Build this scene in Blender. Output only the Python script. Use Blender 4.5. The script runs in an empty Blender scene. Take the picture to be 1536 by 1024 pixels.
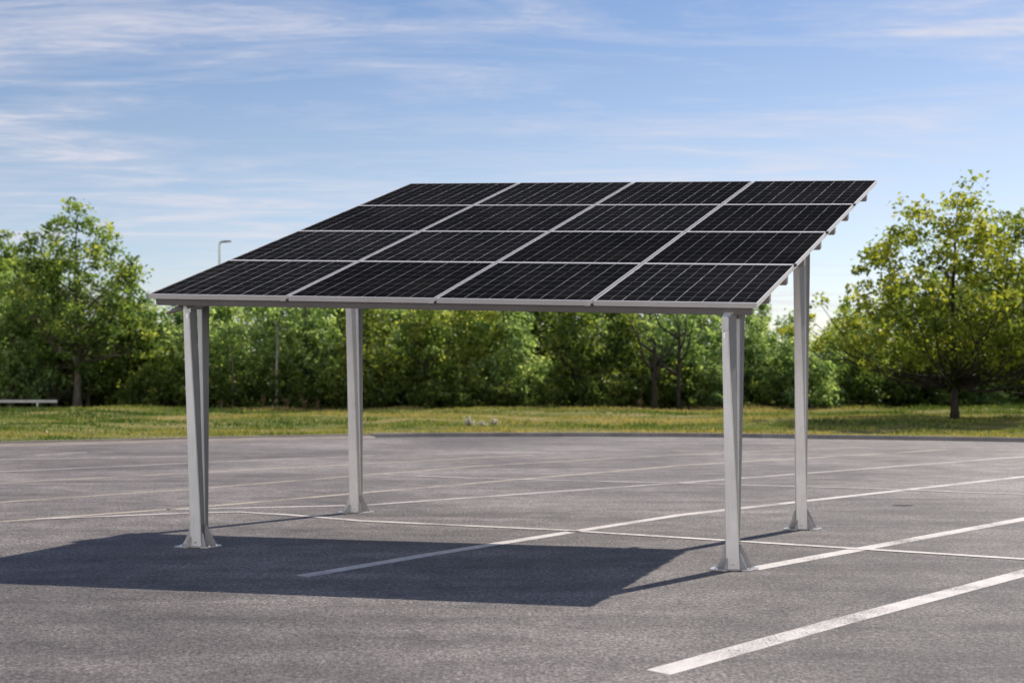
import bpy, math, random
import numpy as np
from mathutils import Vector, Matrix

scene = bpy.context.scene
COL = scene.collection
R = math.radians

# ------------------------------------------------------------------ layout
F, CX, HY, CH = 1900.0, 768.0, 552.0, 1.94      # lens (px of the 1536 px frame), centre, horizon row, eye height


def at(x, y):
    """ground point (X, Y) seen at a place of the photograph"""
    d = CH * F / (y - HY)
    return ((x - CX) / F * d, d)


SUN_DIR = Vector((0.67, 0.73, 1.0)).normalized()   # towards the sun
SUN_EL = math.asin(SUN_DIR.z)
SUN_AZ = math.atan2(SUN_DIR.x, SUN_DIR.y)


# ------------------------------------------------------------------ object helpers
def link(name, mesh, mat=None, parent=None):
    o = bpy.data.objects.new(name, mesh)
    COL.objects.link(o)
    if mat is not None and not mesh.materials:
        mesh.materials.append(mat)
    if parent is not None:
        o.parent = parent
    return o


def empty(name, loc=(0, 0, 0), rz=0.0):
    o = bpy.data.objects.new(name, None)
    COL.objects.link(o)
    o.empty_display_size = 0.3
    o.location = loc
    o.rotation_euler = (0, 0, rz)
    return o


def tag(o, label=None, cat=None, group=None, kind=None):
    if label: o['label'] = label
    if cat: o['category'] = cat
    if group: o['group'] = group
    if kind: o['kind'] = kind
    return o


def copy_tree(o):
    c = o.copy()
    COL.objects.link(c)
    for ch in list(o.children):
        k = ch.copy()
        COL.objects.link(k)
        k.parent = c
        for g in list(ch.children):
            q = g.copy()
            COL.objects.link(q)
            q.parent = k
    return c


class MB:
    """collects shapes for one mesh"""
    def __init__(s):
        s.v, s.f, s.uv = [], [], []

    def add(s, vs, fs, uvs=None):
        n = len(s.v)
        s.v += [tuple(p) for p in vs]
        s.f += [tuple(i + n for i in f) for f in fs]
        return s

    def box(s, lo, hi, M=None):
        x0, y0, z0 = lo; x1, y1, z1 = hi
        vs = [(x0, y0, z0), (x1, y0, z0), (x1, y1, z0), (x0, y1, z0), (x0, y0, z1), (x1, y0, z1), (x1, y1, z1), (x0, y1, z1)]
        if M: vs = [M(*p) for p in vs]
        return s.add(vs, [(3, 2, 1, 0), (4, 5, 6, 7), (0, 1, 5, 4), (1, 2, 6, 5), (2, 3, 7, 6), (3, 0, 4, 7)])

    def loft(s, rings, cap=True):
        n = len(rings[0]); vs = [p for r in rings for p in r]; fs = []
        for k in range(len(rings) - 1):
            for i in range(n):
                j = (i + 1) % n
                fs.append((k * n + i, k * n + j, (k + 1) * n + j, (k + 1) * n + i))
        if cap:
            fs.append(tuple(range(n - 1, -1, -1)))
            fs.append(tuple((len(rings) - 1) * n + i for i in range(n)))
        return s.add(vs, fs)

    def prism(s, poly, thick):
        """flat polygon (3-D points) extruded by vector thick"""
        t = Vector(thick)
        a = [Vector(p) for p in poly]
        return s.loft([a, [p + t for p in a]])

    def tube(s, pts, rad, sides=6, cap=True):
        pts = [Vector(p) for p in pts]; rings = []
        for i, p in enumerate(pts):
            d = (pts[min(i + 1, len(pts) - 1)] - pts[max(i - 1, 0)]).normalized()
            u = d.cross(Vector((0.13, 1, 0.07))).normalized()
            if u.length < 0.1: u = d.cross(Vector((1, 0, 0))).normalized()
            w = d.cross(u)
            rings.append([p + (u * math.cos(2 * math.pi * k / sides) + w * math.sin(2 * math.pi * k / sides)) * rad[i] for k in range(sides)])
        return s.loft(rings, cap)

    def cyl(s, c, r, h, sides=10, axis=(0, 0, 1)):
        c = Vector(c); a = Vector(axis).normalized() * h
        return s.tube([c, c + a], [r, r], sides)

    def mesh(s, name, mat=None, smooth=False, bevel=0):
        me = bpy.data.meshes.new(name)
        me.from_pydata(s.v, [], s.f)
        if mat: me.materials.append(mat)
        if smooth: me.polygons.foreach_set('use_smooth', [True] * len(me.polygons))
        me.validate(); me.update()
        import bmesh
        bm = bmesh.new(); bm.from_mesh(me)
        bmesh.ops.recalc_face_normals(bm, faces=bm.faces)
        if bevel:
            es = [e for e in bm.edges if len(e.link_faces) == 2 and e.calc_face_angle(0) > 0.5]
            bmesh.ops.bevel(bm, geom=es, offset=bevel, segments=2, affect='EDGES', clamp_overlap=True)
        bm.to_mesh(me); bm.free()
        return me

    def build(s, name, mat=None, parent=None, smooth=False, bevel=0):
        return link(name, s.mesh(name, mat, smooth, bevel), None, parent)


def np_mesh(name, V, nper, mat, tint=None):
    """mesh of separate polygons with nper corners each; V is (n*nper, 3)"""
    me = bpy.data.meshes.new(name)
    n = len(V); m = n // nper
    me.vertices.add(n); me.vertices.foreach_set('co', np.ascontiguousarray(V, dtype=np.float32).ravel())
    me.loops.add(n); me.loops.foreach_set('vertex_index', np.arange(n, dtype=np.int32))
    me.polygons.add(m)
    me.polygons.foreach_set('loop_start', np.arange(0, n, nper, dtype=np.int32))
    me.polygons.foreach_set('loop_total', np.full(m, nper, dtype=np.int32))
    if tint is not None:
        a = me.attributes.new('tint', 'FLOAT', 'POINT')
        a.data.foreach_set('value', np.repeat(tint, nper).astype(np.float32))
    me.materials.append(mat)
    me.update(calc_edges=True)
    return me


# ------------------------------------------------------------------ materials
class NT:
    def __init__(s, name):
        s.m = bpy.data.materials.new(name); s.m.use_nodes = True
        s.t = s.m.node_tree; s.t.nodes.clear()
        s.out = s.t.nodes.new('ShaderNodeOutputMaterial')

    def n(s, kind, **kw):
        nd = s.t.nodes.new('ShaderNode' + kind)
        for k, v in kw.items():
            if k in nd.inputs: 
                s.set(nd.inputs[k], v)
            else: setattr(nd, k, v)
        return nd

    def set(s, inp, v):
        if isinstance(v, bpy.types.NodeSocket): s.t.links.new(v, inp)
        else: inp.default_value = v

    def math(s, op, a, b=None, c=None):
        nd = s.t.nodes.new('ShaderNodeMath'); nd.operation = op
        s.set(nd.inputs[0], a)
        if b is not None: s.set(nd.inputs[1], b)
        if c is not None: s.set(nd.inputs[2], c)
        return nd.outputs[0]

    def noise(s, vec, scale, detail=4, rough=0.55, dist=0.0):
        nd = s.t.nodes.new('ShaderNodeTexNoise')
        s.set(nd.inputs['Vector'], vec); nd.inputs['Scale'].default_value = scale
        nd.inputs['Detail'].default_value = detail; nd.inputs['Roughness'].default_value = rough
        nd.inputs['Distortion'].default_value = dist
        return nd.outputs['Fac']

    def ramp(s, fac, stops):
        nd = s.t.nodes.new('ShaderNodeValToRGB'); s.set(nd.inputs[0], fac)
        el = nd.color_ramp.elements
        while len(el) < len(stops): el.new(0.5)
        for e, (p, c) in zip(el, stops):
            e.position = p; e.color = (c[0], c[1], c[2], 1) if not isinstance(c, (int, float)) else (c, c, c, 1)
        return nd.outputs[0]

    def mix(s, fac, a, b, mode='MIX'):
        nd = s.t.nodes.new('ShaderNodeMix'); nd.data_type = 'RGBA'; nd.blend_type = mode
        s.set(nd.inputs[0], fac)
        for i, v in ((6, a), (7, b)):
            if isinstance(v, tuple) and len(v) == 3: v = v + (1,)
            s.set(nd.inputs[i], v)
        return nd.outputs[2]

    def coord(s, which='Object'):
        return s.t.nodes.new('ShaderNodeTexCoord').outputs[which]

    def mapped(s, vec, scale=(1, 1, 1), rot=(0, 0, 0)):
        nd = s.t.nodes.new('ShaderNodeMapping'); s.set(nd.inputs[0], vec)
        nd.inputs['Scale'].default_value = scale; nd.inputs['Rotation'].default_value = rot
        return nd.outputs[0]

    def pos(s):
        return s.t.nodes.new('ShaderNodeNewGeometry').outputs['Position']

    def principled(s, color, rough=0.6, metal=0.0, spec=0.5, normal=None):
        b = s.t.nodes.new('ShaderNodeBsdfPrincipled')
        if isinstance(color, tuple) and len(color) == 3: color = color + (1,)
        s.set(b.inputs['Base Color'], color); s.set(b.inputs['Roughness'], rough)
        s.set(b.inputs['Metallic'], metal); s.set(b.inputs['Specular IOR Level'], spec)
        if normal is not None: s.set(b.inputs['Normal'], normal)
        s.t.links.new(b.outputs[0], s.out.inputs[0])
        return b

    def bump(s, h, strength=0.3, dist=0.01):
        nd = s.t.nodes.new('ShaderNodeBump'); s.set(nd.inputs['Height'], h)
        nd.inputs['Strength'].default_value = strength; nd.inputs['Distance'].default_value = dist
        return nd.outputs[0]


def asphalt_nodes(t):
    """returns colour and height sockets of worn asphalt (world position driven)"""
    p = t.pos()
    big = t.noise(p, 0.16, 5, 0.6, 0.4)
    mid = t.noise(t.mapped(p, (0.35, 1.7, 1), (0, 0, 0.28)), 0.9, 5, 0.62, 0.5)
    patch = t.noise(p, 2.6, 4, 0.6)
    fine = t.noise(p, 17, 4, 0.8)
    grit = t.noise(p, 34, 3, 0.8)
    c = t.ramp(big, [(0.34, (0.086, 0.075, 0.069)), (0.5, (0.134, 0.118, 0.108)), (0.66, (0.195, 0.172, 0.159))])
    c = t.mix(1.0, c, t.ramp(mid, [(0.3, 0.60), (0.5, 1.0), (0.72, 1.32)]), 'MULTIPLY')
    c = t.mix(1.0, c, t.ramp(patch, [(0.3, 0.74), (0.5, 1.0), (0.7, 1.24)]), 'MULTIPLY')
    c = t.mix(1.0, c, t.ramp(fine, [(0.3, 0.40), (0.5, 1.0), (0.7, 1.65)]), 'MULTIPLY')
    c = t.mix(1.0, c, t.ramp(grit, [(0.30, 0.35), (0.5, 1.0), (0.68, 1.75)]), 'MULTIPLY')
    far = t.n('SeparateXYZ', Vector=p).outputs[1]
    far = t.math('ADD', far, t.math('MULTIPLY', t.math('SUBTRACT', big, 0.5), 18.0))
    c = t.mix(1.0, c, t.ramp(t.math('DIVIDE', far, 40.0), [(0.15, 0.93), (0.34, 1.08), (0.7, 1.34)]), 'MULTIPLY')  # lighter with distance: grazing sky sheen put into the asphalt colour
    # pale stone chips and dark pits
    vo = t.n('TexVoronoi', Vector=p, Scale=26.0)
    chip = t.ramp(vo.outputs['Distance'], [(0.0, 1.0), (0.12, 0.0)])
    sel = t.math('GREATER_THAN', t.n('SeparateColor', Color=vo.outputs['Color']).outputs[0], 0.72)
    c = t.mix(t.math('MULTIPLY', t.math('MULTIPLY', chip, sel), 0.75), c, (0.50, 0.46, 0.42))
    # hairline cracks
    vc = t.n('TexVoronoi', Vector=t.mix(0.12, p, t.n('TexNoise', Vector=p, Scale=1.4).outputs['Color']), Scale=0.42, feature='DISTANCE_TO_EDGE')
    cr = t.ramp(vc.outputs['Distance'], [(0.0, 1.0), (0.006, 0.0)])
    cm = t.ramp(t.noise(p, 0.5, 2), [(0.52, 0.0), (0.60, 1.0)])
    c = t.mix(t.math('MULTIPLY', t.math('MULTIPLY', cr, cm), 0.55), c, (0.07, 0.065, 0.065))
    h = t.math('ADD', t.math('MULTIPLY', fine, 0.6), t.math('MULTIPLY', grit, 0.6))
    return c, h


def mat_asphalt():
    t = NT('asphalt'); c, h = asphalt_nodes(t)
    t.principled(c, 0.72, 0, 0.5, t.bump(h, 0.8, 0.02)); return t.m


def mat_paint_line(name, col, keep):
    t = NT(name); c, h = asphalt_nodes(t); p = t.pos()
    worn = t.math('ADD', t.math('MULTIPLY', t.noise(p, 1.3, 3, 0.6), 0.55), t.math('MULTIPLY', t.noise(p, 46, 4, 0.75), 0.62))
    f = t.ramp(worn, [(0.47 + keep, 1.0), (0.60 + keep, 0.0)])
    dirt = t.ramp(t.noise(p, 7, 4, 0.65), [(0.3, 0.80), (0.7, 1.08)])
    pc = t.mix(1.0, col, dirt, 'MULTIPLY')
    t.principled(t.mix(f, c, pc), 0.7, 0, 0.4, t.bump(h, 0.4, 0.012)); return t.m


def mat_concrete(name, a, b):
    t = NT(name); p = t.pos()
    c = t.mix(t.ramp(t.noise(p, 1.2, 6, 0.65), [(0.35, 0.0), (0.65, 1.0)]), a, b)
    c = t.mix(1.0, c, t.ramp(t.noise(p, 22, 3, 0.7), [(0.3, 0.8), (0.7, 1.15)]), 'MULTIPLY')
    t.principled(c, 0.9, 0, 0.3, t.bump(t.noise(p, 30, 3), 0.3, 0.01)); return t.m


def mat_metal(name, col, rough, metal, var=0.08):
    t = NT(name); p = t.coord('Object')
    big = t.noise(p, 2.2, 4, 0.6); sm = t.noise(t.mapped(p, (60, 60, 4)), 1.0, 4, 0.6)
    c = t.mix(1.0, col, t.ramp(big, [(0.3, 1 - var), (0.7, 1 + var)]), 'MULTIPLY')
    c = t.mix(1.0, c, t.ramp(sm, [(0.3, 1 - var * 0.7), (0.7, 1 + var * 0.7)]), 'MULTIPLY')
    r = t.math('ADD', rough - 0.08, t.math('MULTIPLY', t.noise(p, 9, 4, 0.6), 0.16))
    t.principled(c, r, metal, 0.5, t.bump(big, 0.05, 0.01)); return t.m


def mat_cells():
    """solar glass: uv 0..1 over one panel; black cells, bright and faint ribbons"""
    t = NT('solar_cells')
    sp = t.n('SeparateXYZ', Vector=t.coord('UV')); u, v = sp.outputs[0], sp.outputs[1]
    wob = t.math('MULTIPLY', t.math('SUBTRACT', t.noise(t.coord('Object'), 5.0, 2), 0.5), 0.010)
    uu = t.math('ADD', u, wob)

    def lines(x, n, w):
        fr = t.math('FRACT', t.math('ADD', t.math('MULTIPLY', x, float(n)), 0.5))
        d = t.math('ABSOLUTE', t.math('SUBTRACT', fr, 0.5))
        return t.math('LESS_THAN', d, w * n * 0.5)
    big = lines(uu, 6, 0.0044); half = lines(uu, 12, 0.0030)
    rows = lines(v, 8, 0.014); fine = lines(v, 24, 0.006)
    tone = t.noise(t.mapped(t.coord('Object'), (1, 1, 1)), 3.0, 3)
    c = t.mix(tone, (0.0055, 0.0055, 0.006), (0.010, 0.010, 0.0108))
    c = t.mix(t.math('MULTIPLY', fine, 0.35), c, (0.03, 0.032, 0.036))
    c = t.mix(t.math('MULTIPLY', rows, 0.8), c, (0.042, 0.044, 0.047))
    brk = t.ramp(t.noise(t.coord('Object'), 7.0, 3), [(0.38, 0.35), (0.6, 1.0)])
    c = t.mix(t.math('MULTIPLY', half, brk), c, (0.20, 0.205, 0.21))
    c = t.mix(t.math('MULTIPLY', big, brk), c, (0.37, 0.375, 0.38))
    rnd = t.n('ObjectInfo').outputs['Random']
    c = t.mix(1.0, c, t.ramp(rnd, [(0.0, 0.72), (1.0, 1.35)]), 'MULTIPLY')
    dust = t.ramp(t.noise(t.coord('Object'), 1.1, 5, 0.65), [(0.45, 0.0), (0.75, 1.0)])
    c = t.mix(t.math('MULTIPLY', dust, 0.03), c, (0.35, 0.33, 0.30))
    d = t.n('BsdfDiffuse', Color=c); gl = t.n('BsdfGlossy', Color=(1, 1, 1, 1), Roughness=0.28)
    m = t.t.nodes.new('ShaderNodeMixShader'); m.inputs[0].default_value = 0.005
    t.t.links.new(d.outputs[0], m.inputs[1]); t.t.links.new(gl.outputs[0], m.inputs[2]); t.t.links.new(m.outputs[0], t.out.inputs[0])
    return t.m


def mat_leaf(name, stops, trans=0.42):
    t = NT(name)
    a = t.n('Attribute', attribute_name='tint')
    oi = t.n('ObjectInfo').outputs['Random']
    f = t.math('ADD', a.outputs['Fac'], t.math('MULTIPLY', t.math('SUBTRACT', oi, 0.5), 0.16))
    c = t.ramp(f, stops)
    d = t.n('BsdfDiffuse', Color=c)
    tc = t.mix(1.0, c, (1.25, 1.25, 0.7), 'MULTIPLY')
    tr = t.n('BsdfTranslucent', Color=tc)
    gl = t.n('BsdfGlossy', Color=(1, 1, 1, 1), Roughness=0.42)
    m1 = t.t.nodes.new('ShaderNodeMixShader'); m1.inputs[0].default_value = trans
    t.t.links.new(d.outputs[0], m1.inputs[1]); t.t.links.new(tr.outputs[0], m1.inputs[2])
    m2 = t.t.nodes.new('ShaderNodeMixShader'); m2.inputs[0].default_value = 0.02
    t.t.links.new(m1.outputs[0], m2.inputs[1]); t.t.links.new(gl.outputs[0], m2.inputs[2])
    t.t.links.new(m2.outputs[0], t.out.inputs[0]); return t.m


def mat_bark(name, a, b):
    t = NT(name); p = t.coord('Object')
    n = t.noise(t.mapped(p, (9, 9, 1.6)), 1.6, 5, 0.65)
    t.principled(t.ramp(n, [(0.35, a), (0.65, b)]), 0.9, 0, 0.2, t.bump(n, 0.8, 0.03)); return t.m


def mat_verge():
    t = NT('verge_ground'); p = t.pos()
    n1 = t.noise(t.mapped(p, (0.35, 1.0, 1)), 0.5, 5, 0.65, 0.3)
    c = t.ramp(n1, [(0.36, (0.10, 0.135, 0.03)), (0.5, (0.20, 0.20, 0.055)), (0.64, (0.34, 0.27, 0.11))])
    c = t.mix(1.0, c, t.ramp(t.noise(p, 4, 4, 0.7), [(0.3, 0.55), (0.7, 1.3)]), 'MULTIPLY')
    t.principled(c, 0.95, 0, 0.1, t.bump(t.noise(p, 6, 4), 0.8, 0.1)); return t.m


M = {}
M['asphalt'] = mat_asphalt()
M['line_white'] = mat_paint_line('worn_white_paint', (0.72, 0.67, 0.62), 0.12)
M['line_thin'] = mat_paint_line('faded_white_paint', (0.62, 0.57, 0.525), 0.11)
M['line_yellow'] = mat_paint_line('faded_yellow_paint', (0.54, 0.47, 0.35), 0.105)
M['kerb'] = mat_concrete('kerb_concrete', (0.20, 0.19, 0.185), (0.30, 0.285, 0.27))
M['gutter'] = mat_concrete('gutter_concrete', (0.23, 0.198, 0.168), (0.30, 0.26, 0.222))
M['stain'] = mat_concrete('oil_stain', (0.05, 0.048, 0.05), (0.075, 0.07, 0.072))
M['post'] = mat_metal('painted_steel', (0.92, 0.885, 0.85), 0.42, 0.3, 0.08)
M['post_shade'] = mat_metal('shaded_steel', (0.17, 0.162, 0.157), 0.5, 0.15, 0.10)
M['galv'] = mat_metal('galvanised_steel', (0.60, 0.585, 0.57), 0.34, 0.6, 0.12)
M['purlin'] = mat_metal('purlin_steel', (0.20, 0.185, 0.175), 0.55, 0.15, 0.10)
M['purlin_light'] = mat_metal('purlin_galvanised', (0.34, 0.325, 0.315), 0.5, 0.2, 0.08)
M['alu'] = mat_metal('anodised_aluminium', (0.78, 0.755, 0.73), 0.40, 0.35, 0.05)
M['bolt'] = mat_metal('bright_bolt', (0.85, 0.85, 0.86), 0.22, 0.9, 0.05)
M['black'] = mat_metal('dark_clamp', (0.05, 0.05, 0.055), 0.5, 0.2, 0.05)
M['cells'] = mat_cells()
M['verge'] = mat_verge()
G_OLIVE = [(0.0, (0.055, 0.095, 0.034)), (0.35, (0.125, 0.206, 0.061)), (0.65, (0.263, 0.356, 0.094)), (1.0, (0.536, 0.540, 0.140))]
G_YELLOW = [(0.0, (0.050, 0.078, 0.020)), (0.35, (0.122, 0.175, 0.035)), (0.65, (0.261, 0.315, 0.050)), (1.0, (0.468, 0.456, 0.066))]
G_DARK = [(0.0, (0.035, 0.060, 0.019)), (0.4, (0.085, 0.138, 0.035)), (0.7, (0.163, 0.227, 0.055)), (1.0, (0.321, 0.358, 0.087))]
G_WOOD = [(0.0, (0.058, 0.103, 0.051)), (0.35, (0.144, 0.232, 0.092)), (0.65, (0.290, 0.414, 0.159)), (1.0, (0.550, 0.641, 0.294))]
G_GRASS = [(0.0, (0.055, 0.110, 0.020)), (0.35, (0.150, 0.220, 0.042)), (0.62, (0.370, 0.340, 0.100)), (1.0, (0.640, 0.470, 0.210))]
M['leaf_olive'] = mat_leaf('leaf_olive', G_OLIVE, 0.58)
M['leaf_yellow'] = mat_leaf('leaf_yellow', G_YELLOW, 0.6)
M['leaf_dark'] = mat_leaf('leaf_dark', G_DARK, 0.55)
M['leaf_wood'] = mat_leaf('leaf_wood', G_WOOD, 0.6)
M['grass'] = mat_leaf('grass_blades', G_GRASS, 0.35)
M['dry'] = mat_leaf('dry_stalks', [(0.0, (0.20, 0.13, 0.07)), (1.0, (0.42, 0.32, 0.19))], 0.25)
M['pale'] = mat_leaf('pale_seed_heads', [(0.0, (0.48, 0.46, 0.42)), (1.0, (0.72, 0.70, 0.66))], 0.25)
M['bark'] = mat_bark('bark_grey_brown', (0.055, 0.045, 0.036), (0.16, 0.135, 0.11))
M['bark_dark'] = mat_bark('bark_dark', (0.022, 0.019, 0.016), (0.065, 0.055, 0.045))
M['bark_pale'] = mat_bark('bark_pale', (0.20, 0.19, 0.17), (0.34, 0.32, 0.29))

# ------------------------------------------------------------------ ground
EDGE = [(-160, -40), (-90, 4), (-60, 15), (-30, 25.6), (-12.85, 31.8), (-8.86, 33.7), (-3.9, 35.5), (-1.25, 35.9),
        (4.4, 35.8), (9.6, 34.5), (13.4, 33.3), (25, 29.2), (45, 20), (80, -2), (160, -60)]


def catmull(pts, n=10):
    P = [Vector((p[0], p[1], 0)) for p in pts]; out = []
    for i in range(len(P) - 1):
        a, b, c, d = P[max(i - 1, 0)], P[i], P[i + 1], P[min(i + 2, len(P) - 1)]
        for k in range(n):
            t = k / n
            out.append(0.5 * ((2 * b) + (c - a) * t + (2 * a - 5 * b + 4 * c - d) * t * t + (3 * b - a - 3 * c + d) * t ** 3))
    out.append(P[-1]); return out


edge = catmull(EDGE, 12)
EX = np.array([p.x for p in edge]); EY = np.array([p.y for p in edge])


def edge_y(x): return np.interp(x, EX, EY)


def verge_z(x, y):
    """gentle lumps of the grass strip behind the kerb"""
    d = np.clip((y - edge_y(x)) / 6.0, 0, 1)
    w = 0.13 * np.sin(x * 0.31 + 1.0 + 0.5 * np.sin(y * 0.23)) * np.sin(y * 0.37 + 0.6 * np.sin(x * 0.17)) + 0.07 * np.sin(x * 0.83 + y * 0.5) * np.sin(y * 0.71 - x * 0.3)
    return 0.07 + d * (-0.03 + 0.85 * w)


# parking lot: one wide sheet whose far side follows the kerb
def strip(name, inner, outer, mat, kind=True):
    mb = MB(); n = len(inner)
    mb.v = [tuple(p) for p in inner] + [tuple(p) for p in outer]
    mb.f = [(i, i + 1, n + i + 1, n + i) for i in range(n - 1)]
    o = mb.build(name, mat)
    if kind: o['kind'] = 'structure'
    return o


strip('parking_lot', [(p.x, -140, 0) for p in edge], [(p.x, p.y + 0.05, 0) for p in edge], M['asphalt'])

# grass land: dense near the kerb, wide and flat out to the horizon
ys = np.concatenate([np.linspace(0, 40, 90), np.array([46, 54, 66, 84, 110, 160, 260, 500, 1000, 2200])])
xs = np.concatenate([np.array([-2500, -1000, -500, -260, -158]), np.linspace(-110, 110, 221), np.array([158, 260, 500, 1000, 2500])])
gx = np.repeat(xs[:, None], len(ys), 1); gy = edge_y(xs)[:, None] + 0.10 + ys[None, :] * 1.0
gz = verge_z(gx, gy) * (ys[None, :] >= 0) - 0.0
ny = len(ys); V = np.stack([gx, gy, gz], -1).reshape(-1, 3)
fs = [(i * ny + j, (i + 1) * ny + j, (i + 1) * ny + j + 1, i * ny + j + 1) for i in range(len(xs) - 1) for j in range(ny - 1)]
mb = MB(); mb.v = [tuple(p) for p in V]; mb.f = fs
tag(mb.build('ground', M['verge'], None, True), kind='structure')
mb = MB(); mb.add([(-2500, -2500, -0.35), (2500, -2500, -0.35), (2500, 2500, -0.35), (-2500, 2500, -0.35)], [(0, 1, 2, 3)])
tag(mb.build('terrain', M['verge']), kind='structure')


def along(i0, i1, prof):
    """sweep a profile (offset towards the grass, z) along the kerb line"""
    rings = []
    for i in range(i0, i1):
        p = edge[i]; d = (edge[min(i + 1, len(edge) - 1)] - edge[max(i - 1, 0)]).normalized(); nrm = Vector((-d.y, d.x, 0))
        rings.append([p + nrm * o + Vector((0, 0, z)) for o, z in prof])
    return rings


ksplit = min(range(len(edge)), key=lambda i: abs(edge[i].x + 3.9))
mb = MB(); mb.loft(along(ksplit, len(edge), [(-0.0, -0.06), (-0.0, 0.085), (0.02, 0.11), (0.16, 0.11), (0.18, 0.085), (0.18, -0.06)]))
tag(mb.build('kerb', M['kerb']), kind='structure')
mb = MB(); mb.loft(along(0, ksplit + 1, [(-0.70, 0.006), (0.10, 0.055), (0.14, 0.095), (0.26, 0.095), (0.26, -0.06), (-0.70, -0.06)]))
tag(mb.build('gutter', M['gutter']), kind='structure')


def paint(pts, width, mat, z=0.004, ends=None):
    P = [Vector((*at(*p), 0)) for p in pts]
    L, Rr = [], []
    for i, p in enumerate(P):
        d = (P[min(i + 1, len(P) - 1)] - P[max(i - 1, 0)]).normalized(); n = Vector((-d.y, d.x, 0)) * width / 2
        L.append(p + n + Vector((0, 0, z))); Rr.append(p - n + Vector((0, 0, z)))
    return strip('parking_line', Rr, L, mat)


def ext(p, q, k):
    """point beyond q on the ground line p-q, by factor k, back as picture point"""
    a, b = Vector(at(*p)), Vector(at(*q)); c = b + (b - a) * k
    return (CX + F * c.x / c.y, HY + CH * F / c.y)


paint([(987, 1008), (1250, 934.5), (1536, 859), ext((987, 1008), (1536, 859), 0.5)], 0.195, M['line_white'], 0.002)
paint([(1128, 853), (1536, 778), ext((1128, 853), (1536, 778), 0.6)], 0.175, M['line_white'], 0.002)
paint([(452, 864), (640, 832), (866, 796)], 0.165, M['line_white'], 0.002)
paint([(856, 797.5), (1020, 772), (1536, 714.5), ext((1020, 772), (1536, 714.5), 0.5)], 0.15, M['line_white'], 0.002)
paint([(250, 764), (549, 757), (1024, 723.5), (1536, 684.5)], 0.12, M['line_thin'], 0.002)
paint([(0, 782), (306, 759.5), (512, 741.5), (810, 716), (1024, 697.5), (1420, 674)], 0.13, M['line_yellow'], 0.002)
paint([(0, 753), (306, 731.6), (512, 715), (719, 698.5), (1024, 681.5), (1300, 670)], 0.11, M['line_yellow'], 0.002)
paint([(-60, 727), (306, 708), (512, 697), (800, 682)], 0.11, M['line_yellow'], 0.002)
paint([(-60, 710), (306, 693), (560, 683)], 0.10, M['line_thin'], 0.002)
paint([(-60, 690), (281, 684)], 0.10, M['line_thin'], 0.002)
paint([(54, 778.5), (281, 769.5), (356, 767.8), (432, 772), (540, 781), (700, 788.5), (866, 796)], 0.13, M['line_thin'], 0.006)
paint([(872, 797), (1113, 812), (1536, 838.5), ext((1113, 812), (1536, 838.5), 0.6)], 0.12, M['line_white'], 0.006)
paint([(575, 711.5), (719, 717.5), (992, 724), (1289, 732), (1536, 741.5)], 0.11, M['line_thin'], 0.006)
paint([(54, 668.5 + 14), (130, 678)], 0.12, M['line_thin'], 0.002)
# small oil spot on the right
cx, cy = at(1355, 757.7)
mb = MB(); k = 18; rs = random.Random(4)
mb.add([(cx + 0.15 * math.cos(a * 6.283 / k) * rs.uniform(.75, 1.15), cy + 0.10 * math.sin(a * 6.283 / k) * rs.uniform(.75, 1.15), 0.004) for a in range(k)], [tuple(range(k))])
tag(mb.build('oil_spot', M['stain']), kind='structure')

# ------------------------------------------------------------------ the solar carport
S = CH / 1.55
A = Vector((1.2606, -0.2981, -0.0349)) * S            # one panel to the right
B = Vector((0.4941, 0.9114, 0.3716)) * S              # one panel up the slope
O = Vector((0.3580, 12.14, 2.86 - 1.55)) * S + Vector((0, 0, CH))
AH, BH = A.normalized(), B.normalized()
N = A.cross(B).normalized()
carport = tag(empty('solar_carport', (O.x, O.y, 0)), 'free-standing grey steel carport roofed with sixteen black solar panels', 'solar carport')
CO = Vector((O.x, O.y, 0))


def deck(u, v, w=0.0):
    return O + A * u + B * v + N * w - CO


def dbox(mb, u0, u1, v0, v1, w0, w1):
    return mb.box((u0, v0, w0), (u1, v1, w1), deck)


la, lb = A.length, B.length
gu, gv = 0.016 / la, 0.006 / lb          # half gaps between panels
fu, fv = 0.0095 / la, 0.015 / lb          # frame lip widths
TH = 0.052
for i in range(4):
    for j in range(4):
        u0, u1, v0, v1 = j - 2 + gu, j - 1 - gu, i - 2 + gv, i - 1 - gv
        mb = MB()
        mb.v = [tuple(deck(*q)) for q in ((u0 + fu, v0 + fv, -0.004), (u1 - fu, v0 + fv, -0.004), (u1 - fu, v1 - fv, -0.004), (u0 + fu, v1 - fv, -0.004),
                                          (u0 + fu, v0 + fv, -0.014), (u1 - fu, v0 + fv, -0.014), (u1 - fu, v1 - fv, -0.014), (u0 + fu, v1 - fv, -0.014))]
        mb.f = [(0, 1, 2, 3), (7, 6, 5, 4), (0, 4, 5, 1), (1, 5, 6, 2), (2, 6, 7, 3), (3, 7, 4, 0)]
        me = bpy.data.meshes.new('solar_panel'); me.from_pydata(mb.v, [], mb.f); me.materials.append(M['cells'])
        uvl = me.uv_layers.new(name='UVMap')
        uvs = [(0, 0), (1, 0), (1, 1), (0, 1)] * 2
        for l in me.loops: uvl.data[l.index].uv = uvs[l.vertex_index]
        pan = link('solar_panel', me, None, carport)
        fb = MB()
        dbox(fb, u0, u1, v0, v0 + fv, -TH, 0.0); dbox(fb, u0, u1, v1 - fv, v1, -TH, 0.0)
        dbox(fb, u0, u0 + fu, v0 + fv, v1 - fv, -TH, 0.0); dbox(fb, u1 - fu, u1, v0 + fv, v1 - fv, -TH, 0.0)
        fb.build('frame', M['alu'], pan)

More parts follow.
